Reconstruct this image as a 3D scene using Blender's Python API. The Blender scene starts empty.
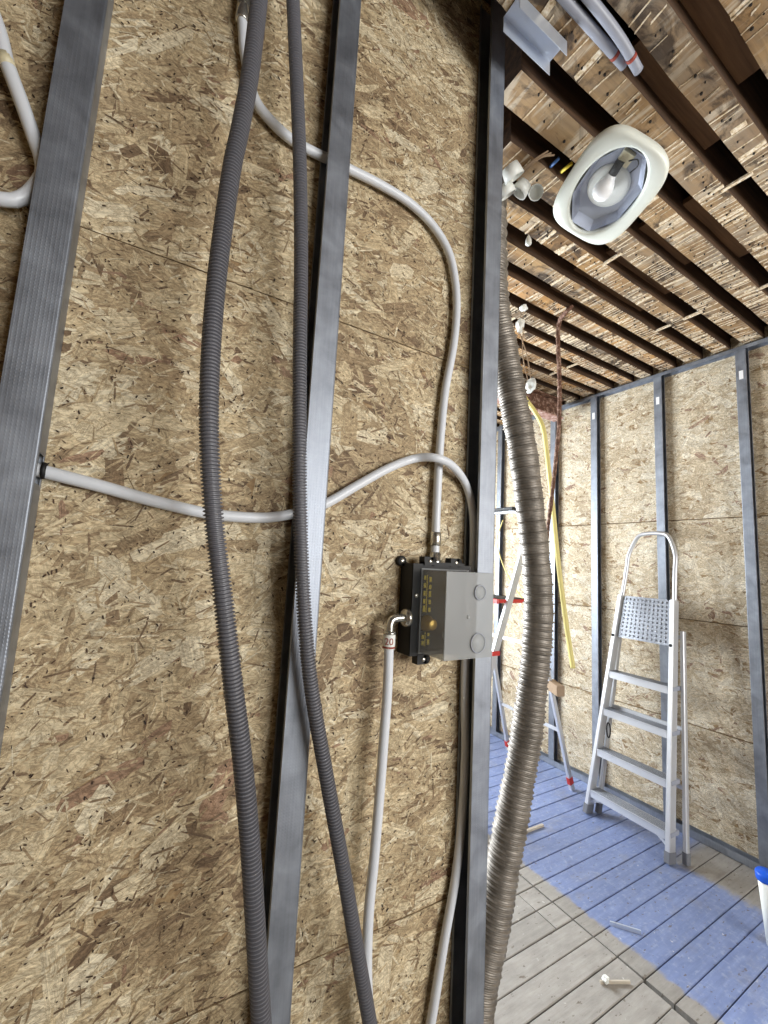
import bpy, bmesh, math, random
import numpy as np
from mathutils import Matrix, Vector

# ------------------------------------------------------------------ camera
F_PX = 420.33
YAW, PITCH, ROLL = math.radians(30.486), math.radians(6.733), math.radians(3.053)
CAM = np.array([0.0, 0.0, 1.5])
fw = np.array([math.sin(YAW)*math.cos(PITCH), math.cos(YAW)*math.cos(PITCH), math.sin(PITCH)])
_r = np.array([math.cos(YAW), -math.sin(YAW), 0.0]); _u = np.cross(_r, fw)
rt = math.cos(ROLL)*_r + math.sin(ROLL)*_u
up = -math.sin(ROLL)*_r + math.cos(ROLL)*_u
scene = bpy.context.scene
COL = scene.collection
cam_data = bpy.data.cameras.new('camera')
cam_data.sensor_fit = 'HORIZONTAL'; cam_data.sensor_width = 36.0
cam_data.lens = F_PX/768*36.0
cam_data.clip_start = 0.02
cam = bpy.data.objects.new('camera', cam_data); COL.objects.link(cam)
cam.matrix_world = Matrix(((rt[0], up[0], -fw[0], CAM[0]), (rt[1], up[1], -fw[1], CAM[1]),
                           (rt[2], up[2], -fw[2], CAM[2]), (0, 0, 0, 1)))
scene.camera = cam

# ------------------------------------------------------------------ light and exposure
scene.view_settings.view_transform = 'Standard'
scene.view_settings.look = 'None'
scene.view_settings.gamma = 1.0
scene.view_settings.use_curve_mapping = False
scene.view_settings.exposure = 0.0
scene.cycles.use_denoising = True
scene.cycles.max_bounces = 8
scene.cycles.diffuse_bounces = 5
scene.cycles.transparent_max_bounces = 16
world = bpy.data.worlds.new('world'); scene.world = world
world.use_nodes = True
world.node_tree.nodes['Background'].inputs[0].default_value = (0.75, 0.87, 1.0, 1)
world.node_tree.nodes['Background'].inputs[1].default_value = 1.0

def area_light(name, loc, direction, sx, sy, power, color):
    d = bpy.data.lights.new(name, 'AREA'); d.shape = 'RECTANGLE'; d.size = sx; d.size_y = sy
    d.energy = power; d.color = color
    o = bpy.data.objects.new(name, d); COL.objects.link(o)
    o.location = loc; o.rotation_euler = Vector(direction).to_track_quat('-Z', 'Y').to_euler()
    return o
# daylight through the window of the far end (beyond the service wall) and the windows behind the viewer
area_light('daylight_far_window', (1.0, 3.86, 1.55), (0.15, -1, -0.08), 2.0, 1.5, 330, (0.88, 0.94, 1.0))
area_light('daylight_near_window', (1.80, -2.46, 1.75), (-0.22, 1, 0.0), 2.2, 1.5, 150, (1.0, 0.985, 0.955))

# ------------------------------------------------------------------ helpers
def ray(px, py):
    return rt*(px-384)/F_PX - up*(py-512)/F_PX + fw
def on_y(px, py, y):
    d = ray(px, py); return CAM + d*(y-CAM[1])/d[1]
def on_x(px, py, x):
    d = ray(px, py); return CAM + d*(x-CAM[0])/d[0]
def on_z(px, py, z):
    d = ray(px, py); return CAM + d*(z-CAM[2])/d[2]
def lin(r, g, b):
    f = lambda c: (c/255/12.92) if c/255 <= 0.04045 else ((c/255+0.055)/1.055)**2.4
    return (f(r), f(g), f(b))
def V(*a): return np.array(a, float)
def nrm(v):
    v = np.array(v, float); return v/np.linalg.norm(v)

class MB:
    """collects shapes, then links them as one mesh object"""
    def __init__(s): s.v = []; s.f = []; s.sm = []
    def add(s, vs, fs, smooth=False):
        b = len(s.v); s.v += [tuple(map(float, p)) for p in vs]
        s.f += [tuple(b+i for i in f) for f in fs]; s.sm += [smooth]*len(fs)
        return s
    def box(s, lo, hi):
        x0, y0, z0 = lo; x1, y1, z1 = hi
        return s.add([(x0,y0,z0),(x1,y0,z0),(x1,y1,z0),(x0,y1,z0),(x0,y0,z1),(x1,y0,z1),(x1,y1,z1),(x0,y1,z1)],
              [(0,3,2,1),(4,5,6,7),(0,1,5,4),(1,2,6,5),(2,3,7,6),(3,0,4,7)])
    def obox(s, c, ax, half, ch=0.0):
        """oriented box; ch chamfers the four edges along axis 0"""
        c = np.array(c, float); a0, a1, a2 = [np.array(a, float) for a in ax]; h0, h1, h2 = half
        if ch <= 0:
            prof = [(-h1,-h2),(h1,-h2),(h1,h2),(-h1,h2)]
        else:
            prof = [(-h1+ch,-h2),(h1-ch,-h2),(h1,-h2+ch),(h1,h2-ch),(h1-ch,h2),(-h1+ch,h2),(-h1,h2-ch),(-h1,-h2+ch)]
        n = len(prof); vs = []
        for t in (-h0, h0): vs += [c + a0*t + a1*p + a2*q for p, q in prof]
        fs = [tuple(range(n-1,-1,-1)), tuple(range(n,2*n))] + [(i,(i+1)%n,(i+1)%n+n,i+n) for i in range(n)]
        if np.dot(np.cross(a0, a1), a2) < 0: fs = [f[::-1] for f in fs]
        return s.add(vs, fs)
    def bar(s, a, b, w, h, side=(0,0,1), ch=0.0):
        """box from a to b; w along side-ish axis, h along the other"""
        a = np.array(a, float); b = np.array(b, float); d = b-a; L = np.linalg.norm(d); d /= L
        s1 = np.array(side, float); s1 = nrm(s1 - d*np.dot(s1, d)); s2 = np.cross(d, s1)
        return s.obox((a+b)/2, (d, s1, s2), (L/2, w/2, h/2), ch)
    def tube(s, pts, rad, seg=16, cap=True, smooth=True):
        P = np.array(pts, float); n = len(P)
        R = np.full(n, rad) if np.isscalar(rad) else np.array(rad, float)
        T = np.gradient(P, axis=0); T /= np.linalg.norm(T, axis=1)[:, None]
        ref = np.array([0,0,1.0]) if abs(T[0][2]) < 0.9 else np.array([1.0,0,0])
        N = nrm(np.cross(T[0], ref)); vs = []
        ang = np.arange(seg)*2*math.pi/seg
        for i in range(n):
            N = nrm(N - T[i]*np.dot(N, T[i])); B = np.cross(T[i], N)
            ring = P[i] + R[i]*(np.cos(ang)[:, None]*N + np.sin(ang)[:, None]*B)
            vs += list(ring)
        fs = [(i*seg+j, i*seg+(j+1)%seg, (i+1)*seg+(j+1)%seg, (i+1)*seg+j) for i in range(n-1) for j in range(seg)]
        s.add(vs, fs, smooth)
        if cap:
            b = len(s.v)-len(vs)
            s.f += [tuple(b+j for j in range(seg-1,-1,-1)), tuple(b+(n-1)*seg+j for j in range(seg))]; s.sm += [False, False]
        return s
    def cyl(s, a, b, r, r2=None, seg=20):
        return s.tube([a, b], [r, r if r2 is None else r2], seg)
    def lathe(s, c, axis, prof, seg=20, smooth=True):
        axis = nrm(axis); ref = V(0,0,1) if abs(axis[2]) < 0.9 else V(1,0,0)
        N = nrm(np.cross(axis, ref)); B = np.cross(axis, N); vs = []
        for h, r in prof:
            for j in range(seg):
                a = 2*math.pi*j/seg; vs.append(np.array(c)+axis*h+r*(math.cos(a)*N+math.sin(a)*B))
        n = len(prof)
        fs = [(i*seg+j, i*seg+(j+1)%seg, (i+1)*seg+(j+1)%seg, (i+1)*seg+j) for i in range(n-1) for j in range(seg)]
        fs += [tuple(range(seg-1,-1,-1)), tuple((n-1)*seg+j for j in range(seg))]
        return s.add(vs, fs, smooth)
    def prism(s, poly, ax0, ax1, ax2, c, h):
        """polygon in (ax0, ax1) pushed from 0 to h along ax2"""
        n = len(poly); vs = []
        for t in (0, h): vs += [np.array(c)+np.array(ax0)*p+np.array(ax1)*q+np.array(ax2)*t for p, q in poly]
        return s.add(vs, [tuple(range(n-1,-1,-1)), tuple(range(n,2*n))]+[(i,(i+1)%n,(i+1)%n+n,i+n) for i in range(n)])
    def build(s, name, mat, parent=None, origin=None):
        me = bpy.data.meshes.new(name)
        o3 = np.zeros(3) if origin is None else np.array(origin, float)
        me.from_pydata([tuple(np.array(p)-o3) for p in s.v], [], s.f)
        me.polygons.foreach_set('use_smooth', s.sm); me.update()
        bm = bmesh.new(); bm.from_mesh(me); bmesh.ops.recalc_face_normals(bm, faces=bm.faces); bm.to_mesh(me); bm.free()
        o = bpy.data.objects.new(name, me); COL.objects.link(o)
        if mat: me.materials.append(mat)
        if origin is not None: o.location = tuple(o3)
        if parent is not None:
            o.parent = parent
            o.matrix_parent_inverse = parent.matrix_basis.inverted()
        return o

def tag(o, label=None, cat=None, group=None, kind=None):
    if label: o['label'] = label
    if cat: o['category'] = cat
    if group: o['group'] = group
    if kind: o['kind'] = kind
    return o
def empty(name, loc=(0,0,0)):
    o = bpy.data.objects.new(name, None); COL.objects.link(o); o.location = tuple(map(float, loc)); o.empty_display_size = 0.1
    return o

def spline(pts, step):
    P = np.array(pts, float); P = np.vstack([2*P[0]-P[1], P, 2*P[-1]-P[-2]]); out = []
    for i in range(1, len(P)-2):
        p0, p1, p2, p3 = P[i-1], P[i], P[i+1], P[i+2]
        for t in np.linspace(0, 1, 24, endpoint=False):
            out.append(0.5*((2*p1)+(-p0+p2)*t+(2*p0-5*p1+4*p2-p3)*t*t+(-p0+3*p1-3*p2+p3)*t**3))
    out.append(P[-2]); out = np.array(out)
    d = np.r_[0, np.cumsum(np.linalg.norm(np.diff(out, axis=0), axis=1))]
    n = max(2, int(round(d[-1]/step))+1); q = np.linspace(0, d[-1], n)
    return np.stack([np.interp(q, d, out[:, k]) for k in range(3)], 1)

# ------------------------------------------------------------------ materials
MATS = {}
class N:
    def __init__(s, name):
        s.m = bpy.data.materials.new(name); s.m.use_nodes = True; s.t = s.m.node_tree
        s.b = s.t.nodes['Principled BSDF']; s.out = s.t.nodes['Material Output']; MATS[name] = s.m
    def n(s, typ, **kw):
        x = s.t.nodes.new('ShaderNode'+typ)
        for k, v in kw.items(): setattr(x, k, v)
        return x
    def l(s, a, b): s.t.links.new(a, b)
    def val(s, x, i, v):
        x.inputs[i].default_value = v; return x
    def coord(s, kind='Object', scale=(1,1,1), rot=(0,0,0), src=None):
        if src is None:
            if kind == 'Position': src = s.n('NewGeometry').outputs['Position']
            else: src = s.n('TexCoord').outputs[kind]
        mp = s.n('Mapping'); mp.inputs['Scale'].default_value = scale; mp.inputs['Rotation'].default_value = rot
        s.l(src, mp.inputs['Vector']); return mp.outputs[0]
    def noise(s, vec, scale, detail=4, rough=0.55, dist=0.0):
        x = s.n('TexNoise'); x.inputs['Scale'].default_value = scale; x.inputs['Detail'].default_value = detail
        x.inputs['Roughness'].default_value = rough; x.inputs['Distortion'].default_value = dist
        s.l(vec, x.inputs['Vector']); return x.outputs['Fac']
    def ramp(s, fac, stops, interp='LINEAR'):
        x = s.n('ValToRGB'); cr = x.color_ramp; cr.interpolation = interp
        while len(cr.elements) < len(stops): cr.elements.new(0.5)
        for e, (p, c) in zip(cr.elements, stops):
            e.position = p; e.color = (c[0], c[1], c[2], 1) if not np.isscalar(c) else (c, c, c, 1)
        s.l(fac, x.inputs[0]); return x.outputs[0]
    def mix(s, fac, a, b, mode='MIX'):
        x = s.n('Mix', data_type='RGBA', blend_type=mode)
        for i, v in ((0, fac), (6, a), (7, b)):
            if hasattr(v, 'is_linked'): s.l(v, x.inputs[i])
            elif np.isscalar(v): x.inputs[i].default_value = v if i == 0 else (v, v, v, 1)
            else: x.inputs[i].default_value = (*v[:3], 1)
        return x.outputs[2]
    def math(s, op, a, b=None, clamp=False):
        x = s.n('Math', operation=op, use_clamp=clamp)
        for i, v in ((0, a), (1, b)):
            if v is None: continue
            if hasattr(v, 'is_linked'): s.l(v, x.inputs[i])
            else: x.inputs[i].default_value = v
        return x.outputs[0]
    def bump(s, h, strength, dist=0.002):
        x = s.n('Bump'); x.inputs['Strength'].default_value = strength; x.inputs['Distance'].default_value = dist
        s.l(h, x.inputs['Height']); s.l(x.outputs[0], s.b.inputs['Normal'])
    def base(s, c):
        if hasattr(c, 'is_linked'): s.l(c, s.b.inputs['Base Color'])
        else: s.b.inputs['Base Color'].default_value = (*c, 1)
    def set(s, **kw):
        for k, v in kw.items():
            i = s.b.inputs[k.replace('_', ' ')]
            if hasattr(v, 'is_linked'): s.l(v, i)
            else: i.default_value = v
        return s

def plain(name, rgb, rough=0.5, metal=0.0, var=0.12, scale=30, bump=0.0):
    s = N(name); co = s.coord('Object'); nz = s.noise(co, scale, 5)
    c = lin(*rgb); s.base(s.mix(nz, tuple(x*(1-var) for x in c), tuple(min(1, x*(1+var)) for x in c)))
    s.set(Roughness=rough, Metallic=metal)
    if bump: s.bump(nz, bump)
    return s.m

# oriented strand board: every strand has its own colour attribute and a UV along its length
def strand_mat(name, gain=(1.0, 1.0, 1.0)):
    s = N(name)
    at = s.n('Attribute', attribute_name='col').outputs['Color']
    uv = s.n('UVMap').outputs[0]
    g1 = s.noise(s.coord(src=uv, scale=(9, 260, 1)), 1.0, 5, 0.6)
    g2 = s.noise(s.coord(src=uv, scale=(45, 1100, 1)), 1.0, 3, 0.6)
    bl = s.noise(s.coord('Object'), 11, 4, 0.6)
    k = s.mix(1.0, s.ramp(g1, [(0.28, 0.62), (0.66, 1.12)]), s.ramp(g2, [(0.25, 0.84), (0.75, 1.08)]), 'MULTIPLY')
    k = s.mix(1.0, k, s.ramp(bl, [(0.3, 0.88), (0.7, 1.1)]), 'MULTIPLY')
    wob = s.noise(s.coord('Object', (1, 1, 1.6)), 34, 9, 0.72, 1.6)       # torn fibres, and brown shadow lines painted over the strands
    rid = s.math('ABSOLUTE', s.math('SUBTRACT', wob, 0.5))
    k = s.mix(1.0, k, s.ramp(rid, [(0.0, (0.50, 0.45, 0.40)), (0.03, (0.86, 0.84, 0.82)), (0.085, (1.06, 1.06, 1.06))]), 'MULTIPLY')
    mott = s.noise(s.coord('Object', (1, 1, 1.8)), 90, 6, 0.7, 0.8)
    k = s.mix(1.0, k, s.ramp(mott, [(0.3, 0.66), (0.5, 1.0), (0.72, 1.14)]), 'MULTIPLY')
    s.base(s.mix(1.0, s.mix(1.0, at, k, 'MULTIPLY'), gain, 'MULTIPLY'))
    s.set(Roughness=0.72); s.bump(s.math('ADD', g1, g2), 0.5, 0.0012)
    return s.m
M_strand = strand_mat('osb_strands')
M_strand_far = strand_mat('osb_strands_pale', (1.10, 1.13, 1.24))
s = N('osb_core'); nz = s.noise(s.coord('Object', (1, 1, 1)), 45, 6, 0.7)
s.base(s.ramp(nz, [(0.3, lin(110, 88, 62)), (0.5, lin(150, 124, 90)), (0.7, lin(184, 160, 120))])); s.set(Roughness=0.8); s.bump(nz, 0.5, 0.002)
M_osb = s.m

# galvanised steel, with rolled dot rows
def steel_mat(name, axis, knurl=True, c0=(126, 131, 140), c1=(160, 166, 176)):
    s = N(name); co = s.coord('Position')
    nz = s.noise(co, 16, 6, 0.6, 0.4); streak = s.noise(s.coord('Position', (60, 60, 2.2)), 3, 4, 0.6)
    f = s.math('ADD', s.math('MULTIPLY', nz, 0.75), s.math('MULTIPLY', streak, 0.25))
    s.base(s.ramp(f, [(0.32, lin(*c0)), (0.66, lin(*c1))]))
    s.set(Metallic=0.82, Roughness=s.ramp(nz, [(0.3, 0.46), (0.7, 0.58)]))
    if knurl:
        sep = s.n('SeparateXYZ'); s.l(s.n('NewGeometry').outputs['Position'], sep.inputs[0])
        a = s.math('SINE', s.math('MULTIPLY', sep.outputs[axis], 2*math.pi/0.0052))
        b = s.math('SINE', s.math('MULTIPLY', sep.outputs[2], 2*math.pi/0.0052))
        h = s.math('MULTIPLY', s.math('MAXIMUM', a, 0.0), s.math('ADD', s.math('MULTIPLY', b, 0.5), 0.5))
        patch = s.ramp(s.noise(s.coord('Position', (0.4, 0.4, 1.0)), 3.1, 1), [(0.42, 0.0), (0.52, 1.0)])
        s.bump(s.math('MULTIPLY', h, patch), 0.3, 0.0006)
    return s.m
M_steel = steel_mat('galvanised_steel', 0)
M_steel_far = steel_mat('galvanised_steel_plain', 1, False)
M_zinc = plain('bright_zinc', (206, 214, 226), 0.35, 0.6, 0.05, 30)
M_alu = plain('aluminium', (138, 141, 147), 0.42, 0.85, 0.08, 40)
M_alu_white = plain('aluminium_pale', (208, 210, 214), 0.42, 0.6, 0.05, 40)
s = N('flexible_duct_foil'); co = s.coord('Position'); nz = s.noise(co, 22, 5, 0.6)
s.base(s.ramp(nz, [(0.3, lin(104, 98, 90)), (0.7, lin(152, 145, 136))])); s.set(Metallic=0.55, Roughness=0.5); s.bump(s.noise(co, 160, 3), 0.25, 0.001)
M_duct = s.m
M_pipe = plain('white_pipe', (214, 218, 224), 0.36, 0, 0.04, 20)
M_pipe_old = plain('yellowed_pipe', (214, 205, 172), 0.4, 0, 0.08, 30)
M_conduit = plain('grey_corrugated', (106, 106, 112), 0.42, 0, 0.10, 60)
M_conduit_pale = plain('grey_plastic', (150, 154, 166), 0.4, 0, 0.05, 40)
M_footgrey = plain('grey_rubber', (112, 114, 120), 0.6, 0, 0.06, 40)
M_black = plain('black_plastic', (15, 15, 17), 0.62, 0, 0.15, 80)
M_nickel = plain('nickel', (200, 198, 190), 0.25, 0.9, 0.06, 50)
M_brass = plain('brass', (206, 170, 92), 0.35, 0.8, 0.08, 50)
M_yellow = plain('yellow_print', (214, 190, 60), 0.6, 0, 0.1, 50)
M_red = plain('red_plastic', (196, 52, 44), 0.5, 0, 0.06, 50)
M_redprint = plain('red_print', (150, 62, 48), 0.6, 0, 0.06, 50)
M_white = plain('white_plastic', (232, 234, 228), 0.4, 0, 0.03, 20)
M_cream = plain('white_enamel', (228, 232, 222), 0.35, 0, 0.03, 12)
M_blue = plain('blue_plastic', (28, 92, 214), 0.4, 0, 0.05, 30)
M_bluecable = plain('blue_cable', (70, 110, 170), 0.5, 0, 0.05, 30)
M_hose = plain('yellow_hose', (222, 208, 132), 0.5, 0, 0.08, 30)
M_wood = plain('raw_wood', (158, 134, 108), 0.7, 0, 0.2, 60)
M_splinter = plain('grey_wood', (186, 176, 160), 0.75, 0, 0.15, 60)
M_paper = plain('paper_label', (236, 236, 236), 0.7, 0, 0.02, 20)
M_darkgap = plain('dark_dust', (40, 34, 28), 0.9, 0, 0.2, 30)
M_plaster_wall = plain('plain_board', (176, 152, 112), 0.8, 0, 0.1, 12)
# frosted cover of the mixer box
s = N('frosted_plastic'); s.base(lin(228, 230, 231)); s.set(Roughness=0.28)
tr = s.n('BsdfTransparent'); tr.inputs[0].default_value = (0.93, 0.94, 0.94, 1); mx = s.n('MixShader'); mx.inputs[0].default_value = 0.30
tl = s.n('BsdfTranslucent'); tl.inputs[0].default_value = (0.7, 0.71, 0.71, 1); mx2 = s.n('MixShader'); mx2.inputs[0].default_value = 0.3
s.l(s.b.outputs[0], mx2.inputs[1]); s.l(tl.outputs[0], mx2.inputs[2])
s.l(tr.outputs[0], mx.inputs[1]); s.l(mx2.outputs[0], mx.inputs[2]); s.l(mx.outputs[0], s.out.inputs[0])
M_frost = s.m
s = N('smoky_plastic'); s.base(lin(96, 98, 100)); s.set(Roughness=0.25)
tr = s.n('BsdfTransparent'); mx = s.n('MixShader'); mx.inputs[0].default_value = 0.45
s.l(tr.outputs[0], mx.inputs[1]); s.l(s.b.outputs[0], mx.inputs[2]); s.l(mx.outputs[0], s.out.inputs[0]); M_smoky = s.m
s = N('clear_plastic'); s.base(lin(206, 208, 208)); s.set(Roughness=0.2)
tr = s.n('BsdfTransparent'); tr.inputs[0].default_value = (0.93, 0.94, 0.94, 1); mx = s.n('MixShader'); mx.inputs[0].default_value = 0.26
s.l(tr.outputs[0], mx.inputs[1]); s.l(s.b.outputs[0], mx.inputs[2]); s.l(mx.outputs[0], s.out.inputs[0]); M_clear = s.m
M_bulb = plain('opal_bulb', (246, 246, 246), 0.25, 0, 0.01, 20)
s = N('clear_lens'); s.base((0.9, 0.93, 0.96)); s.set(Roughness=0.06, Metallic=1.0)
tr = s.n('BsdfTransparent'); mx = s.n('MixShader'); mx.inputs[0].default_value = 0.07
s.l(tr.outputs[0], mx.inputs[1]); s.l(s.b.outputs[0], mx.inputs[2]); s.l(mx.outputs[0], s.out.inputs[0])
M_lens = s.m
s = N('lamp_reflector'); s.base(lin(172, 178, 194)); s.set(Metallic=0.35, Roughness=0.3); M_refl = s.m
s = N('window_glass'); tr = s.n('BsdfTransparent'); mx = s.n('MixShader'); mx.inputs[0].default_value = 0.06; s.set(Roughness=0.05)
s.l(tr.outputs[0], mx.inputs[1]); s.l(s.b.outputs[0], mx.inputs[2]); s.l(mx.outputs[0], s.out.inputs[0]); M_glass = s.m
# rusty steel
s = N('rusty_steel'); nz = s.noise(s.coord('Position'), 40, 6, 0.7)
s.base(s.ramp(nz, [(0.3, lin(52, 32, 24)), (0.52, lin(104, 70, 52)), (0.66, lin(176, 150, 134)), (0.75, lin(214, 200, 190))])); s.set(Roughness=0.8); s.bump(nz, 0.4, 0.003)
M_rust = s.m
s = N('rusty_steel_pale'); nz = s.noise(s.coord('Position'), 30, 6, 0.7)
s.base(s.ramp(nz, [(0.3, lin(120, 74, 60)), (0.5, lin(176, 138, 126)), (0.68, lin(214, 196, 186))])); s.set(Roughness=0.8)
M_rust_pale = s.m
# old joists: sawn softwood with stains, dust and pale lath traces across them
s = N('old_joist_wood'); rnd = s.n('ObjectInfo')
off = s.n('VectorMath', operation='ADD'); s.l(s.n('NewGeometry').outputs['Position'], off.inputs[0])
cmb = s.n('CombineXYZ'); s.l(s.math('MULTIPLY', rnd.outputs['Random'], 37.0), cmb.inputs[0]); s.l(cmb.outputs[0], off.inputs[1]); pos = off.outputs[0]
big = s.noise(s.coord(src=pos, scale=(1.0, 3.0, 3.0)), 2.6, 5, 0.6)
grain = s.noise(s.coord(src=pos, scale=(3, 90, 90)), 1.0, 5, 0.6, 0.3)
wood = s.mix(1.0, s.ramp(big, [(0.28, lin(112, 84, 56)), (0.45, lin(182, 146, 100)), (0.7, lin(214, 180, 130))]), s.ramp(grain, [(0.3, 0.72), (0.7, 1.1)]), 'MULTIPLY')
wood = s.mix(1.0, wood, rnd.outputs['Color'], 'MULTIPLY')
band = s.noise(s.coord(src=pos, scale=(34, 4, 4)), 1.0, 3, 0.6, 0.2)
wood = s.mix(s.ramp(band, [(0.53, 0.0), (0.62, 0.7)]), wood, lin(226, 212, 188))
stain = s.noise(s.coord(src=pos, scale=(1, 1.6, 1)), 6.5, 6, 0.65, 0.8)
dust = s.noise(s.coord(src=pos, scale=(1, 2, 1)), 3.3, 5, 0.65, 0.3)
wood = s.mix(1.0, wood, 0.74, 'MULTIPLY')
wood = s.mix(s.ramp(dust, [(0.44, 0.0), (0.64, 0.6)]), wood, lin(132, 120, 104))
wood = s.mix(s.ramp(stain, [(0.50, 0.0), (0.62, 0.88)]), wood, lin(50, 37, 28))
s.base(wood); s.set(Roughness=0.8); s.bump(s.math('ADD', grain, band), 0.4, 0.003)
M_joist = s.m
s = N('joist_side_shade'); nz = s.noise(s.coord('Position', (2, 30, 30)), 1.5, 5, 0.6)  # dark joist sides: the shade of the gaps is put into their colour
s.base(s.ramp(nz, [(0.3, lin(46, 32, 22)), (0.7, lin(96, 70, 48))])); s.set(Roughness=0.85); M_side_shade = s.m
s = N('lath_trace'); nz = s.noise(s.coord('Position', (60, 60, 60)), 1.5, 4, 0.6)
s.base(s.ramp(nz, [(0.32, lin(166, 138, 100)), (0.5, lin(214, 196, 166)), (0.7, lin(236, 228, 212))])); s.set(Roughness=0.85); M_trace = s.m
s = N('dark_board'); nz = s.noise(s.coord('Position', (2, 30, 30)), 1.5, 5, 0.6)
s.base(s.ramp(nz, [(0.3, lin(40, 28, 20)), (0.7, lin(80, 58, 40))])); s.set(Roughness=0.85); M_upper = s.m
s = N('brown_board'); nz = s.noise(s.coord('Position', (2, 40, 40)), 1.5, 5, 0.6)
s.base(s.ramp(nz, [(0.3, lin(92, 66, 44)), (0.7, lin(140, 106, 74))])); s.set(Roughness=0.8); M_gapboard = s.m
# floor boards: grey paint, a blue painted zone with a ragged edge, scuffs and dents
s = N('painted_floorboard'); geo = s.n('NewGeometry').outputs['Position']; sep = s.n('SeparateXYZ'); s.l(geo, sep.inputs[0])
rnd = s.n('ObjectInfo').outputs['Random']
n1 = s.noise(s.coord('Position', (4, 9, 4)), 3.0, 6, 0.65); n2 = s.noise(s.coord('Position', (3, 40, 3)), 2.0, 5, 0.65); n3 = s.noise(s.coord('Position'), 42, 5, 0.65, 0.4)
grey = s.mix(n1, lin(124, 120, 114), lin(180, 176, 170))
blue = s.mix(s.ramp(n3, [(0.52, 0.0), (0.72, 0.45)]), s.mix(n1, lin(100, 117, 164), lin(146, 162, 202)), lin(186, 194, 212))
edge = s.math('ADD', sep.outputs[0], s.math('MULTIPLY', s.math('SUBTRACT', s.noise(s.coord('Position'), 26, 4, 0.6), 0.5), 0.06))
mk = s.n('MapRange', interpolation_type='SMOOTHSTEP'); mk.inputs[1].default_value = 1.885; mk.inputs[2].default_value = 1.915; s.l(edge, mk.inputs[0])
worn = s.ramp(s.noise(s.coord('Position', (1, 1.4, 1)), 5, 6, 0.7), [(0.30, 0.62), (0.46, 1.0)])
# bare corner by the wall where the paint stops
cx = s.n('MapRange', interpolation_type='SMOOTHSTEP'); cx.inputs[1].default_value = 2.74; cx.inputs[2].default_value = 2.66
s.l(s.math('ADD', sep.outputs[0], s.math('MULTIPLY', n3, 0.1)), cx.inputs[0])
cy = s.n('MapRange', interpolation_type='SMOOTHSTEP'); cy.inputs[1].default_value = 1.22; cy.inputs[2].default_value = 1.34; s.l(sep.outputs[1], cy.inputs[0])
corner = s.math('MAXIMUM', cx.outputs[0], cy.outputs[0])
mask = s.math('MULTIPLY', s.math('MULTIPLY', mk.outputs[0], worn), corner)
c = s.mix(mask, grey, blue)
c = s.mix(1.0, c, s.ramp(n2, [(0.3, 0.86), (0.7, 1.06)]), 'MULTIPLY')
bri = s.n('MapRange'); bri.inputs[3].default_value = 0.88; bri.inputs[4].default_value = 1.06; s.l(rnd, bri.inputs[0])
c = s.mix(1.0, c, bri.outputs[0], 'MULTIPLY')
dent = s.ramp(s.noise(s.coord('Position', (1, 2.2, 1)), 26, 3, 0.6), [(0.64, 0.0), (0.68, 0.75)])
c = s.mix(dent, c, lin(96, 84, 72))
chip = s.ramp(s.noise(s.coord('Position', (1, 1, 1)), 38, 3, 0.55), [(0.70, 0.0), (0.73, 0.6)])
c = s.mix(chip, c, lin(226, 224, 220))
s.base(c); s.set(Roughness=0.42); s.bump(s.math('ADD', n2, s.math('MULTIPLY', dent, -0.8)), 0.3, 0.003)
M_floor = s.m

# ------------------------------------------------------------------ the setting
FX = 3.022          # face of the boarded wall on the right
YF, YW = 0.745, 0.799   # stud faces and board face of the service wall
ZC = 2.90           # underside of the joists
R = random.Random(7)
RNG = np.random.default_rng(11)

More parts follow.
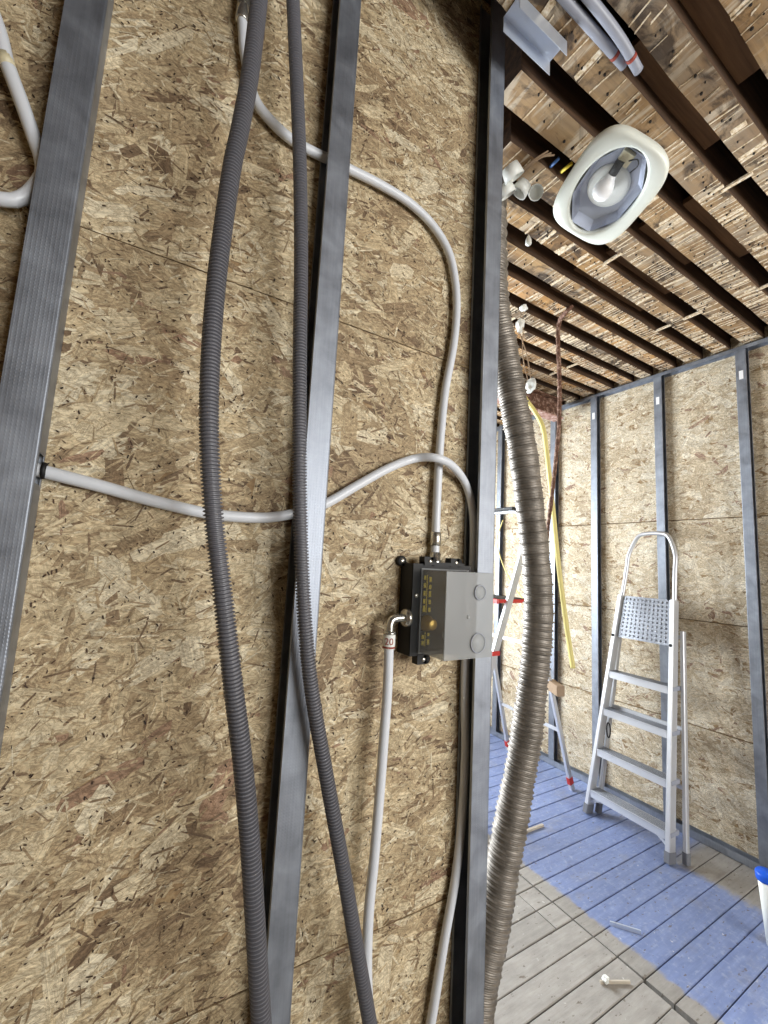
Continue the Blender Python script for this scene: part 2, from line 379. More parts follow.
def strand_layer(name, parent, mat, org, ua, va, na, W, H, dens, seed, contrast=1.0, ang_fn=None, centre=0.60):
    """thousands of thin wood strands pressed flat on one board"""
    rng = np.random.default_rng(seed)
    pal = np.array([lin(104, 83, 62), lin(142, 119, 92), lin(171, 149, 116), lin(193, 172, 136), lin(211, 192, 155), lin(225, 209, 174), lin(236, 224, 194)])
    red = np.array(lin(166, 136, 110))
    fr = rng.uniform(0, 6.28, 8)
    def tone(u, v):       # slow drift between pale and brown zones of the board
        return (np.sin(9*u+5*v+fr[0])+np.sin(-7*u+11*v+fr[1])+np.sin(17*u+3*v+fr[2])+np.sin(4*u-19*v+fr[3])+np.sin(27*u+22*v+fr[4])*.7)/4.7
    VV, CC, UU, counts = [], [], [], []
    area = W*H
    kinds = [('big', dens[0], (0.08, 0.22), (0.018, 0.056), 0.0003), ('med', dens[1], (0.03, 0.11), (0.005, 0.019), 0.0007), ('big', dens[0]*0.34, (0.06, 0.17), (0.012, 0.042), 0.0011),
             ('small', dens[2], (0.010, 0.045), (0.0012, 0.0045), 0.0014), ('void', dens[3], (0.002, 0.009), (0.0007, 0.0026), 0.0021)]
    for kind, dn, Ls, ws, z0 in kinds:
        n = int(dn*area)
        if n <= 0: continue
        u = rng.uniform(0, W, n); v = rng.uniform(0, H, n)
        L = rng.uniform(*Ls, n)*rng.uniform(0.7, 1.1, n); w = rng.uniform(ws[0], ws[1], n)
        base = ang_fn(u, v) if ang_fn is not None else 0.0
        a = base + rng.normal(0, {'big': 0.45, 'med': 0.5, 'small': 0.62, 'void': 1.3}[kind], n)
        flip = rng.uniform(0, 1, n) < (0.14 if kind != 'void' else 0.0); a = np.where(flip, a+1.4, a)
        j1, j2, j3, j4 = (rng.uniform(0.0, 0.28, n)*L for _ in range(4))
        k1, k2 = rng.uniform(0.75, 1.1, n), rng.uniform(0.75, 1.1, n)
        X = np.stack([-L/2+j1, 0*L, L/2-j2, L/2-0.3*j3, L/2-j3, 0*L, -L/2+j4, -L/2+0.2*j1], 1)
        Y = np.stack([-w/2*k1, -w/2, -w/2*k2, 0.1*w, w/2*k1, w/2, w/2*k2, -0.1*w], 1)
        ca, sa = np.cos(a)[:, None], np.sin(a)[:, None]
        pu = np.clip(u[:, None]+X*ca-Y*sa, 0.0, W); pv = np.clip(v[:, None]+X*sa+Y*ca, 0.0, H)
        h = z0+rng.uniform(0, 0.0006, n)[:, None] + (Y/w[:, None])*rng.uniform(-0.0003, 0.0003, n)[:, None]
        P = np.array(org)[None, None]+pu[..., None]*np.array(ua)+pv[..., None]*np.array(va)+h[..., None]*np.array(na)
        VV.append(P.reshape(-1, 3))
        if kind == 'void':
            c = np.array(lin(62, 44, 30))[None]*rng.uniform(0.4, 2.6, n)[:, None]
        else:
            q = np.clip(centre+(0.10 if kind == 'big' and z0 > .001 else 0.0)+0.24*tone(u, v)+rng.normal(0, 0.17 if kind != 'small' else 0.21, n)*contrast, 0.1, 0.999)*6
            i0 = q.astype(int); c = pal[i0]+(pal[i0+1]-pal[i0])*(q-i0)[:, None]
            rd = (rng.uniform(0, 1, n) < (0.024 if kind != 'small' else 0.006))[:, None]; c = np.where(rd, red*rng.uniform(.85, 1.1, n)[:, None], c)
        CC.append(np.repeat(np.c_[c, np.ones(n)], 8, axis=0))
        UU.append(np.stack([X+rng.uniform(0, 50, n)[:, None], Y+rng.uniform(0, 50, n)[:, None]], -1).reshape(-1, 2))
        counts.append(n)
    Vv = np.concatenate(VV).astype(np.float32); Cc = np.concatenate(CC).astype(np.float32); Uu = np.concatenate(UU).astype(np.float32)
    nf = sum(counts); me = bpy.data.meshes.new(name)
    me.vertices.add(len(Vv)); me.vertices.foreach_set('co', Vv.ravel())
    me.loops.add(len(Vv)); me.loops.foreach_set('vertex_index', np.arange(len(Vv), dtype=np.int32))
    me.polygons.add(nf); me.polygons.foreach_set('loop_start', np.arange(nf, dtype=np.int32)*8); me.polygons.foreach_set('loop_total', np.full(nf, 8, np.int32))
    ca = me.color_attributes.new('col', 'FLOAT_COLOR', 'POINT'); ca.data.foreach_set('color', Cc.ravel())
    uvl = me.uv_layers.new(name='UVMap'); uvl.data.foreach_set('uv', Uu.ravel())
    me.update(calc_edges=True); me.validate()
    me.materials.append(mat)
    o = bpy.data.objects.new(name, me); COL.objects.link(o); o.parent = parent
    tag(o, kind='stuff'); return o

# floor: dark base under separate boards
floor = tag(MB().box((-2.2, -2.4, -0.12), (3.1, 3.8, -0.024)).build('floor', M_darkgap), 'old boarded floor, grey with a blue painted zone along the wall', 'floor', kind='structure')
ys = [-2.36]
edges_known = [0.777, 0.876, 0.977, 1.081, 1.181, 1.277, 1.382, 1.488, 1.597, 1.708]
below = list(np.arange(0.777-0.1035, -2.35, -0.1035))[::-1]; above = list(np.arange(1.708+0.106, 3.75, 0.106))
YE = below+edges_known+above
board_meshes = {}
def board(x0, x1, y0, y1, zt=0.0):
    key = (round(x1-x0, 3), round(y1-y0, 3))
    g = 0.0021
    if key not in board_meshes:
        L, w = x1-x0-2*g, y1-y0-2*g; c = 0.0025
        m = MB().prism([(-w/2, -0.022), (w/2, -0.022), (w/2, -c), (w/2-c, 0), (-w/2+c, 0), (-w/2, -c)], (0, 1, 0), (0, 0, 1), (1, 0, 0), (-L/2, 0, 0), L)
        o = m.build('floorboard', M_floor); board_meshes[key] = o.data
    else:
        o = bpy.data.objects.new('floorboard', board_meshes[key]); COL.objects.link(o)
    o.location = ((x0+x1)/2, (y0+y1)/2, zt); o.parent = floor
    return o
for i in range(len(YE)-1):
    y0, y1 = YE[i], YE[i+1]; ym = (y0+y1)/2
    if 1.27 < ym < 1.49:      # short patched blocks beside the seam
        board(-2.2, 1.706, y0, y1, R.uniform(-0.002, 0.0)); board(1.706, 1.812, y0, y1, R.uniform(-0.002, 0.001))
    elif ym < 0.95:
        board(-2.2, 1.796+R.uniform(-0.012, 0.008), y0, y1, R.uniform(-0.002, 0.0))
    else:
        board(-2.2, 1.812, y0, y1, R.uniform(-0.002, 0.0))
    board(1.815, FX, y0, y1, R.uniform(-0.001, 0.0015))

# ceiling: upper boarding, joists hanging below it, remains of the lath
ceiling = tag(MB().box((-2.2, -2.4, 3.16), (3.1, 3.8, 3.24)).build('ceiling', M_upper), 'stripped ceiling of old joists with dark gaps', 'ceiling', kind='structure')
gaps = [-0.04, 0.108, 0.255, 0.402, 0.549, 0.696, 0.850, 1.008, 1.161, 1.311, 1.456, 1.595, 1.738, 1.885, 2.03, 2.178, 2.325, 2.47, 2.62, 2.77, 2.92, 3.07]
GW = 0.066
tints = [(1, 1, 1), (0.92, 0.9, 0.88), (1.06, 1.0, 0.9), (0.85, 0.84, 0.86), (1, 0.96, 0.9)]
for i in range(len(gaps)-1):
    y0, y1 = gaps[i]+GW/2+R.uniform(-.004, .004), gaps[i+1]-GW/2+R.uniform(-.004, .004)
    ym = (y0+y1)/2
    x0 = 0.40
    if 0.58 < ym < 0.68: x0 = 0.60
    if 0.70 < ym < 0.84: x0 = 0.80
    if 0.85 < ym < 1.0: x0 = 0.93
    if ym > 1.0: x0 = 0.80
    z = ZC+R.uniform(-0.004, 0.004)
    L = FX+0.06-x0
    seg = 14; m = MB(); prof = []
    for k in range(seg+1):      # slightly waney sawn joist
        x = x0+L*k/seg; a = R.uniform(-.0025, .0025); b = R.uniform(-.0025, .0025); c = R.uniform(-.0015, .0015)
        prof += [(x, y0+a, z+c), (x, y1+b, z+c), (x, y1+b, 3.165), (x, y0+a, 3.165)]
    fs = [(0, 1, 2, 3), tuple(seg*4+q for q in (3, 2, 1, 0))]
    for k in range(seg):
        for q in range(4): fs.append((k*4+q, (k+1)*4+q, (k+1)*4+(q+1) % 4, k*4+(q+1) % 4))
    m.add(prof, fs)
    j = m.build('joist', M_joist, ceiling); j.data.materials.append(M_side_shade)
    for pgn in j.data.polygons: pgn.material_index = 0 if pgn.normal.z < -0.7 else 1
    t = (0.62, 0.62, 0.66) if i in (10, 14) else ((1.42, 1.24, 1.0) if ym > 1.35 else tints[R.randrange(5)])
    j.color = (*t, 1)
    # pale traces and splinters of the old lath, nails
    tr = MB(); nl = MB(); x = x0+0.05
    while x < FX-0.02:
        wy0 = y0+R.choice([0, 0, R.uniform(0, .04)]); wy1 = y1-R.choice([0, 0, R.uniform(0, .04)])
        wd = R.choice([R.uniform(.0015, .004), R.uniform(.002, .005), R.uniform(.002, .006), R.uniform(.008, .020)])
        if R.random() < (0.85 if x > 1.6 else 0.40) and wy1-wy0 > 0.015:
            sk = R.uniform(-.008, .008)
            tr.add([(x, wy0, z-.0022), (x+wd, wy0+.002, z-.0022), (x+wd+sk+R.uniform(-.003, .003), wy1, z-.0022), (x+sk, wy1-.003, z-.0022),
                    (x, wy0, z+.002), (x+wd, wy0+.002, z+.002), (x+wd+sk, wy1, z+.002), (x+sk, wy1-.003, z+.002)],
                   [(0, 1, 2, 3), (4, 7, 6, 5), (0, 4, 5, 1), (1, 5, 6, 2), (2, 6, 7, 3), (3, 7, 4, 0)])
        if R.random() < 0.55:
            ny = R.uniform(y0+.012, y1-.012); nx = x+R.uniform(0, .02); r = R.uniform(.002, .0042)
            nl.lathe((nx, ny, z+.002), (0, 0, -1), [(0, r), (.006, r), (.008, r*.6)], 6)
        x += R.uniform(.012, .030)
    if tr.v: tag(tr.build('lath_trace', M_trace, j), kind='stuff')
    if nl.v: tag(nl.build('nail', M_darkgap, j), kind='stuff')
# two laths left spanning the gaps, and boards inside some gaps
for X, a, b in ((1.702, 0.35, 1.9), (2.457, 0.60, 2.6), (1.30, 1.30, 2.7)):
    for g in gaps:
        if a < g < b and R.random() < 0.75:
            MB().obox((X+R.uniform(-.008, .008), g, ZC+.002), ((R.uniform(-.06, .06), 1, 0), (1, 0, 0), (0, 0, 1)), (0.045, R.uniform(.006, .010), .004)).build('lath', M_trace, ceiling)
for k, g in enumerate(gaps):
    if 0.2 < g < 2.6:
        xa = 1.72 if k % 2 else 1.70; xb = R.uniform(2.05, 2.4)
        if g < 0.6: xa, xb = 1.05 if g > .5 else 0.95, R.uniform(1.35, 1.6)
        MB().box((xa, g-GW/2-.002, ZC+.060), (xb, g+GW/2+.002, ZC+.080)).build('gap_board', M_gapboard, ceiling)

# wall on the right: strand boards in courses of 62.5 cm
wall_right = tag(MB().box((FX+.014, -2.4, -0.02), (FX+.05, 3.8, 3.2)).build('wall_right', M_darkgap), 'wall clad with strand board panels behind steel studs', 'wall', kind='structure')
zs = [0.0, 0.620, 1.243, 1.868, 2.98]
def field_far(u, v): return 0.25*np.sin(2.1*u+1.0)+0.3*np.sin(3.0*v)
for i in range(4):
    for a, b in ((-2.4, -0.35), (-0.35, 3.8)):
        p = MB().box((FX, a+.0012, zs[i]+.0018), (FX+.014, b-.0012, zs[i+1]-.0018)).build('osb_panel', M_osb, wall_right)
        if b > 1:
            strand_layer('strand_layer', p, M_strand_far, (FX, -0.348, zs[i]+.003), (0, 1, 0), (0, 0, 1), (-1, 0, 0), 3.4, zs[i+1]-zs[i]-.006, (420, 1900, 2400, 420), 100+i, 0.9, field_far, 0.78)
# service wall the pipes are fixed to
wall_left = tag(MB().box((-2.2, YW+.0145, -0.02), (0.752, YW+.030, 3.17)).build('wall_left', M_darkgap), 'service wall of strand board carrying the pipes', 'wall', kind='structure')
zn = [0.0, 0.76, 2.011, 3.16]
def field_near(u, v): return 0.35*np.sin(2.4*u+0.6)+0.55*np.sin(1.9*v+0.8)-0.1
for i in range(3):
    p = MB().box((-2.2, YW, zn[i]+.001), (0.752, YW+.0145, zn[i+1]-.001)).build('osb_panel', M_osb, wall_left)
    x0 = -1.0
    strand_layer('strand_layer', p, M_strand, (x0, YW, zn[i]+.0012), (1, 0, 0), (0, 0, 1), (0, -1, 0), 0.751-x0, zn[i+1]-zn[i]-.0024, (700, 2300, 4200, 2600), 200+i, 1.25, field_near, 0.60)
# walls out of the picture, with window openings
def wall_with_opening(name, y0, y1, ox0, ox1, oz0, oz1, label):
    m = MB(); m.box((-2.2, y0, 0), (ox0, y1, 3.2)); m.box((ox1, y0, 0), (FX+.05, y1, 3.2)); m.box((ox0, y0, 0), (ox1, y1, oz0)); m.box((ox0, y0, oz1), (ox1, y1, 3.2))
    return tag(m.build(name, M_plaster_wall), label, 'wall', kind='structure')
wall_with_opening('wall_back', 3.72, 3.80, 0.0, 2.0, 0.80, 2.30, 'far end wall with a window')
wall_with_opening('wall_front', -2.40, -2.32, 0.70, 2.90, 1.0, 2.50, 'wall behind the viewer with a window')
tag(MB().box((-2.25, -2.4, 0), (-2.2, 3.8, 3.2)).build('wall_side', M_plaster_wall), 'plain side wall', 'wall', kind='structure')
def window(name, x0, x1, z0, z1, y):
    w = MB()
    for a, b in (((x0, y-.03, z0), (x1, y+.03, z0+.05)), ((x0, y-.03, z1-.05), (x1, y+.03, z1)), ((x0, y-.03, z0), (x0+.05, y+.03, z1)), ((x1-.05, y-.03, z0), (x1, y+.03, z1)), (((x0+x1)/2-.03, y-.03, z0), ((x0+x1)/2+.03, y+.03, z1))): w.box(a, b)
    o = tag(w.build(name, M_white), 'white framed window', 'window', kind='structure')
    for a, b in ((x0+.05, (x0+x1)/2-.03), ((x0+x1)/2+.03, x1-.05)):
        MB().box((a, y-.004, z0+.05), (b, y+.004, z1-.05)).build('pane', M_glass, o)
window('window_1', 0.0, 2.0, 0.80, 2.30, 3.76)
window('window_2', 0.70, 2.90, 1.0, 2.50, -2.36)

# ------------------------------------------------------------------ steel studs and tracks
def stud(name, a_dir, b_dir, corner, w, d, z0, z1, web_end, mat, holes=(), lip=0.007, t=0.0012):
    """C profile: flange along a_dir, depth along b_dir, web at the a end when web_end is 1"""
    a = np.array(a_dir, float); b = np.array(b_dir, float); c = np.array(corner, float); m = MB()
    def slab(a0, a1, b0, b1, q0, q1):
        ctr = c+a*(a0+a1)/2+b*(b0+b1)/2; ctr[2] = (q0+q1)/2
        m.obox(ctr, (V(0, 0, 1), a, b), ((q1-q0)/2, (a1-a0)/2, (b1-b0)/2))
    br = .003
    slab(0 if web_end else br, w-br if web_end else w, 0, t, z0, z1); slab(0, w, d-t, d, z0, z1)
    k0 = (w-br, 0.0) if web_end else (br, 0.0); k1 = (w, br) if web_end else (0.0, br)
    for i_ in range(3):         # rounded bend between face and web
        def cpt(f): 
            an = f*math.pi/2; cxx = w-br if web_end else br; sg = 1 if web_end else -1
            return (cxx+sg*br*math.sin(an), br-br*math.cos(an))
        (a0_, b0_), (a1_, b1_) = cpt(i_/3), cpt((i_+1)/3)
        q0 = c+a*a0_+b*b0_; q1 = c+a*a1_+b*b1_; du = nrm(q1-q0); ctr = (q0+q1)/2; ctr[2] = (z0+z1)/2
        m.obox(ctr, (V(0, 0, 1), du, np.cross(V(0, 0, 1), du)), ((z1-z0)/2, np.linalg.norm(q1-q0)/2, .0004))
    wa = (w-t, w) if web_end else (0, t); la = (0, t) if web_end else (w-t, w)
    slab(*la, t, lip, z0, z1); slab(*la, d-lip, d-t, z0, z1)
    q = z0
    for h in sorted(holes):
        slab(*wa, br, d-t, q, h-.022)
        slab(*wa, br, .007, h-.022, h+.022); slab(*wa, d-.007, d-t, h-.022, h+.022); q = h+.022
    slab(*wa, br, d-t, q, z1)
    return m.build(name, mat)
near = [(-0.178, 0.051, [1.606], 'galvanised steel stud with dotted ribs at the left edge of the service wall'),
        (0.261, 0.049, [1.601, 2.357], 'galvanised steel stud between the two grey corrugated conduits and the mixer box'),
        (0.703, 0.053, [], 'galvanised steel end stud between the mixer box and the silver flexible duct')]
for x, w, h, lb in near:
    o = stud('metal_stud', (1, 0, 0), (0, 1, 0), (x, YF, 0), w, YW-.0025-YF, 0.04, 3.12, 1, M_steel, h)
    tag(o, lb, 'stud', 'steel studs of the service wall')
farst = [(2.258, 'steel stud on the right wall just behind the hanging yellow tube'), (1.888, 'steel stud on the right wall, left of the folded aluminium ladder'),
         (1.421, 'steel stud on the right wall directly behind the folded aluminium ladder'), (0.960, 'steel stud on the right wall near the picture edge, right of the folded ladder'),
         (2.865, 'steel stud on the right wall behind the red trimmed stepladder')]
for y, lb in farst:
    root = empty('metal_stud', (2.972, y, 0.002))
    o = stud('profile', (0, 1, 0), (1, 0, 0), (2.972, y, 0), 0.050, FX-.0025-2.972, 0.003, 2.878, 1, M_steel_far); o.parent = root; o.matrix_parent_inverse = root.matrix_basis.inverted()
    tag(root, lb, 'stud', 'steel studs of the right wall')
    zl = {1.888: 2.712, 1.421: 2.690, 0.960: 2.705}.get(y)
    if zl: 
        MB().box((2.9710, y+.014, zl-.026), (2.9718, y+.034, zl+.026)).build('sticker', M_paper, root)
    for zz in (0.5, 0.93, 1.5, 2.1):
        MB().lathe((2.985+R.uniform(0, .015), y+.0478, zz+R.uniform(-.1, .1)), (0, -1, 0), [(0, .006), (.002, .006), (.004, .003)], 10).build('screw', M_nickel, root)
def track(name, y0, y1, z0, up_, label, fh=.042):
    root = empty(name, (2.97, (y0+y1)/2, z0)); d = 1 if up_ else -1
    web = MB().box((2.968, y0, min(z0, z0+d*.0015)), (FX-.003, y1, max(z0, z0+d*.0015))); fl = MB()
    fl.box((2.968, y0, min(z0, z0+d*fh)), (2.9695, y1, max(z0, z0+d*fh))); fl.box((FX-.0045, y0, min(z0, z0+d*fh)), (FX-.003, y1, max(z0, z0+d*fh)))
    web.build('web', M_steel_far, root); fl.build('flange', M_steel_far, root)
    return tag(root, label, 'track')
track('metal_track', 0.2, 3.6, 0.001, True, 'steel floor track along the foot of the right wall')
track('metal_track', 0.2, 3.6, 2.882, False, 'steel ceiling track along the top of the right wall', .024)

# ------------------------------------------------------------------ white water pipes
def px_path(pts, Y=None):
    return [on_y(p[0], p[1], p[2] if len(p) > 2 else Y) for p in pts]
def sleeve(root, a, b, r, name, mat, seg=20): 
    return MB().lathe(a, np.array(b)-np.array(a), [(0, r*.9), (.0015, r), (np.linalg.norm(np.array(b)-np.array(a))-.0015, r), (np.linalg.norm(np.array(b)-np.array(a)), r*.9)], seg).build(name, mat, root)
PY = 0.781
def to_floor(W, z=0.006):
    e, d = W[-1], W[-1]-W[-2]; d = d/abs(d[2])
    return W+[e+d*0.10+V(0, 0, 0), V(e[0]+d[0]*.18, e[1], e[2]*.45), V(e[0]+d[0]*.20, e[1], z)]
def pipe(name, pts, label, Y=PY, r=0.0098, mat=None, down=False):
    W = px_path(pts, Y); P = spline(to_floor(W) if down else W, 0.012)
    root = empty(name, P[-1]); MB().tube(P, r, 18).build('tube', mat or M_pipe, root)
    return tag(root, label, 'pipe', 'white water pipes'), P
p1, P1 = pipe('water_pipe', [(242, 12), (243, 30), (245, 55), (254, 97), (271, 121), (292, 140), (315, 153), (333, 161), (351, 170), (381, 185), (411, 204), (434, 227), (449, 253), (455.5, 283), (456.6, 313), (453.3, 347), (445.5, 389), (441.5, 427), (439, 461), (436.6, 510), (435.3, 546), (434.6, 560)],
              'white pipe curving from the top down into the top of the mixer box')
T = on_y(242, 20, PY); sleeve(p1, T+V(0, 0, -.005), T+V(0, 0, .028), .0125, 'collar', M_nickel)
MB().tube([T+V(0, 0, .05), V(T[0]-.01, T[1], 3.155)], .0098, 16).build('riser', M_pipe, p1)
MB().lathe(T+V(0, 0, .028), (0, 0, 1), [(0, .0135), (.02, .0135), (.024, .011), (.05, .011)], 6, False).build('coupling', M_nickel, p1)
B = on_y(435.3, 545, PY); sleeve(p1, B+V(0, 0, -.002), B+V(0, 0, .03), .0125, 'collar', M_nickel)
p2, P2 = pipe('water_pipe', [(25, 467), (42, 471), (100, 486), (150, 500), (205, 513), (240, 517), (268, 517.5), (292, 514), (311, 509), (329, 502), (358, 485), (389, 468), (415, 458.5), (436, 458, .748), (453, 466.5, .757), (466, 485), (472.5, 510), (473.5, 540), (472.5, 570), (469, 610), (465.5, 660), (465, 700), (465, 755), (461.5, 823), (455, 880), (445, 937), (434, 1005), (428, 1040)],
              'white pipe arching over from the left stud and running down behind the mixer box', down=True)
g = on_y(42.5, 470.5, PY)
MB().lathe((-0.1262, g[1], g[2]), (1, 0, 0), [(0, .0125), (.004, .0125), (.006, .0108)], 18).build('grommet', M_black, p2)
p3, P3 = pipe('water_pipe', [(389.2, 640), (387.5, 690), (384.5, 730), (380, 790), (374, 860), (369, 910), (367, 960), (368, 1000), (371, 1045)],
              'white pipe hanging straight down from the elbow at the left of the mixer box', 0.752, down=True)
# elbow with press sleeve
e0 = P3[0]
sleeve(p3, e0+V(0, 0, -.018), e0+V(0, 0, .012), .0125, 'press_sleeve', M_white)
MB().tube([e0+V(0, 0, -.0155), e0+V(0, 0, -.0120)], .0128, 20).build('marking_ring', M_redprint, p3)
MB().lathe(e0+V(0, 0, .012), (0, 0, 1), [(0, .0135), (.004, .0135), (.006, .010)], 20).build('collar', M_nickel, p3)
cv = bpy.data.curves.new('size_text', 'FONT'); cv.body = '20'; cv.size = 0.019; cv.extrude = 0.0003; cv.align_x = 'CENTER'; cv.align_y = 'CENTER'
to = bpy.data.objects.new('size_text', cv); dg = bpy.context.evaluated_depsgraph_get(); COL.objects.link(to); bpy.context.view_layer.update()
tm = bpy.data.meshes.new_from_object(to.evaluated_get(bpy.context.evaluated_depsgraph_get())); COL.objects.unlink(to); bpy.data.objects.remove(to)
dirc = nrm((CAM-e0)*V(1, 1, 0)); tx = np.cross(V(0, 0, 1), dirc)
bm = bmesh.new(); bm.from_mesh(tm)
for v in bm.verts:         # wrap the figures round the sleeve
    ang = v.co.x/.0127; rr = .0128+v.co.z
    p = e0+V(0, 0, -.002)+rr*(math.cos(ang)*dirc+math.sin(ang)*tx)+V(0, 0, 1)*v.co.y; v.co = tuple(p)
bm.to_mesh(tm); bm.free(); tm.materials.append(M_redprint)
tob = bpy.data.objects.new('size_marking', tm); COL.objects.link(tob); tob.parent = p3; tob.matrix_parent_inverse = p3.matrix_basis.inverted()
ek = on_y(405, 617.5, 0.752)
bend = spline([e0+V(0, 0, .016), e0+V(.001, 0, .034), e0+V(.011, 0, .043), V(0.519, e0[1], e0[2]+.044)], .004)
MB().tube(bend, .0085, 16).build('elbow', M_nickel, p3)
MB().lathe((0.5145, e0[1], e0[2]+.044), (-1, 0, 0), [(0, .019), (.005, .019), (.010, .0165), (.0115, .0105)], 24).build('flange', M_nickel, p3)
p4, P4 = pipe('water_pipe', [(-30, -50), (-12, 0), (0, 34), (7, 63), (21, 101), (35, 141), (41, 158), (43, 174), (35, 187), (26, 196), (14, 200.5), (0, 199), (-30, 192)],
              'white and yellowed pipe loop tucked behind the left stud', 0.772)
q = on_y(6.5, 62, .772); MB().tube([on_y(4.5, 56, .772), on_y(8.5, 68, .772)], .0101, 18).build('tape_band', M_pipe_old, p4)

# ------------------------------------------------------------------ grey corrugated conduits
def conduit(pts, Y, r, label):
    W = px_path(pts, Y); W = to_floor([V(W[0][0], W[0][1], 3.15)]+W, r); P = spline(W, 0.0014); n = len(P)
    hi = np.array([1.0, 1.0, 0.76, 0.76])[np.arange(n) % 4]
    o = MB().tube(P, r*hi, 24, True, False).build('corrugated_conduit', M_conduit, None, P[0])
    return tag(o, label, 'conduit', 'grey corrugated conduits')
conduit([(262, -40), (259, 0), (250, 75), (240, 130), (231.5, 171), (219, 260), (211.5, 342), (209, 425), (213, 510), (223, 597), (232.5, 680), (243, 765), (250.5, 850), (256, 935), (261.5, 1024), (264, 1060)], 0.655, 0.0142,
        'thick grey corrugated conduit hanging left of the middle stud')
conduit([(291, -40), (293, 0), (297, 90), (300, 170), (301, 260), (300, 340), (299.5, 420), (300, 500), (303.5, 600), (311, 685), (326, 774), (343, 868), (357, 950), (370, 1024), (376, 1060)], 0.712, 0.0130,
        'grey corrugated conduit hanging in front of the middle stud')

# ------------------------------------------------------------------ mixer box
box = tag(empty('mixer_box', (0.60, YW, 1.40)), 'black shower mixer box with a frosted plastic cover fixed to the wall', 'mixer box')
bx0, bx1, bz0, bz1 = 0.521, 0.684, 1.306, 1.500
m = MB(); t = .006; yb = YW-.002; yf = .748
m.box((bx0, yb-.004, bz0), (bx1, yb, bz1)); m.box((bx0, yf, bz0), (bx0+t, yb-.004, bz1)); m.box((bx1-t, yf, bz0), (bx1, yb-.004, bz1))
m.box((bx0+t, yf, bz0), (bx1-t, yb-.004, bz0+t)); m.box((bx0+t, yf, bz1-t), (bx1-t, yb-.004, bz1)); 
m.box((bx0, yf+.001, bz0+.003), (0.546, yf+.004, bz1-.003)); m.box((0.671, yf+.001, bz0+.003), (bx1, yf+.004, bz1-.003)); m.box((0.546, yf+.001, 1.484), (0.671, yf+.004, bz1-.003)); m.box((0.546, yf+.001, bz0+.003), (0.671, yf+.004, 1.317))
m.build('housing', M_black, box)
MB().box((0.53, yf+.012, 1.312), (0.677, yf+.016, 1.494)).build('inner_plate', M_black, box)
for (x, z, y) in ((bx0-.004, bz1+.004, yb-.004), (bx1-.012, bz0-.004, yb-.004)):       # wall ears
    e = MB().lathe((x, yb, z), (0, -1, 0), [(0, .0115), (.009, .0115), (.011, .0095)], 20).build('fixing_ear', M_black, box)
    MB().lathe((x, yb-.0105, z), (0, -1, 0), [(0, .0058), (.0015, .0058), (.003, .0035)], 12).build('screw', M_nickel, e)
for (x, z) in ((0.560, bz1+.006), (0.634, bz1+.006), (0.552, bz0-.008)):                 # front ears
    e = MB().box((x-.012, yf-.002, z-.010), (x+.012, yf+.018, z+.010)).lathe((x+.012, yf+.018, z), (0, -1, 0), [(0, .010), (.02, .010)], 16).build('fixing_ear', M_black, box)
    MB().lathe((x+.004, yf-.0015, z), (0, -1, 0), [(0, .0052), (.0015, .0052), (.003, .003)], 12).build('screw', M_nickel, e)
MB().lathe((bx0+.011, yf+.001, 1.432), (0, -1, 0), [(0, .0052), (.0015, .0052), (.003, .003)], 12).build('screw', M_nickel, box)
MB().box((0.548, yf-.004, bz1-.002), (0.66, yf+.014, bz1+.005)).build('top_rail', M_black, box)
# cover: open-backed tray with drafted walls and two round turrets
cx0, cx1, cz0, cz1, cyf, cyb = 0.5445, 0.6735, 1.3135, 1.4875, 0.6635, 0.749
def turret(c, mb, r, h):
    mb.lathe(c, (0, -1, 0), [(0, r*1.04), (h-.002, r), (h, r-.002)], 36); return mb
m = MB(); k = .0022
m.box((cx0, cyf+k, cz0), (cx0+k, cyb, cz1)); m.box((cx1-k, cyf+k, cz0), (cx1, cyb, cz1)); m.box((cx0+k, cyf+k, cz0), (cx1-k, cyb, cz0+k)); m.box((cx0+k, cyf+k, cz1-k), (cx1-k, cyb, cz1))
cover = m.build('cover', M_clear, box)
MB().box((cx0, cyf, cz0), (cx1, cyf+k, cz1)).build('cover_front', M_frost, cover)
for (tx_, ty_, tr_, th_) in ((479.6, 592.5, .0150, .045), (477.5, 643, .0195, .052)):      # round wells moulded into the front
    c = on_y(tx_, ty_, cyf)
    MB().lathe(c-V(0, .0025, 0), (0, 1, 0), [(0, tr_-.001), (.002, tr_), (.0028, tr_), (.0029, tr_*.9)], 36).build('well_face', M_frost, cover)
    w_ = MB(); ring = [c+V(math.cos(q_)*tr_*.96, 0, math.sin(q_)*tr_*.96) for q_ in np.arange(36)*math.pi/18]
    w_.add([p+V(0, h_, 0) for h_ in (.003, th_) for p in ring], [(i, (i+1) % 36, (i+1) % 36+36, i+36) for i in range(36)], True); w_.build('well_wall', M_smoky, cover)
    MB().tube([c+V(math.cos(q_)*tr_, -.002, math.sin(q_)*tr_) for q_ in np.linspace(0, 2*math.pi, 41)], .0011, 8, False).build('well_rim', M_conduit_pale, cover)
    MB().lathe((c[0], yf+.012, c[2]), (0, -1, 0), [(0, tr_*.8), (.022, tr_*.8), (.024, tr_*.5), (.05, tr_*.42)], 24).build('cartridge', M_conduit, box)
c = on_y(468, 617, cyf); MB().lathe(c, (0, -1, 0), [(0, .004), (.003, .0035)], 16).build('pip', M_frost, cover)
rim = MB()
for a, b in (((cx0-.003, cyb-.003, cz0-.003), (cx1+.003, cyb, cz0)), ((cx0-.003, cyb-.003, cz1), (cx1+.003, cyb, cz1+.003)), ((cx0-.003, cyb-.003, cz0), (cx0, cyb, cz1)), ((cx1, cyb-.003, cz0), (cx1+.003, cyb, cz1))): rim.box(a, b)
rim.build('rim', M_frost, cover)
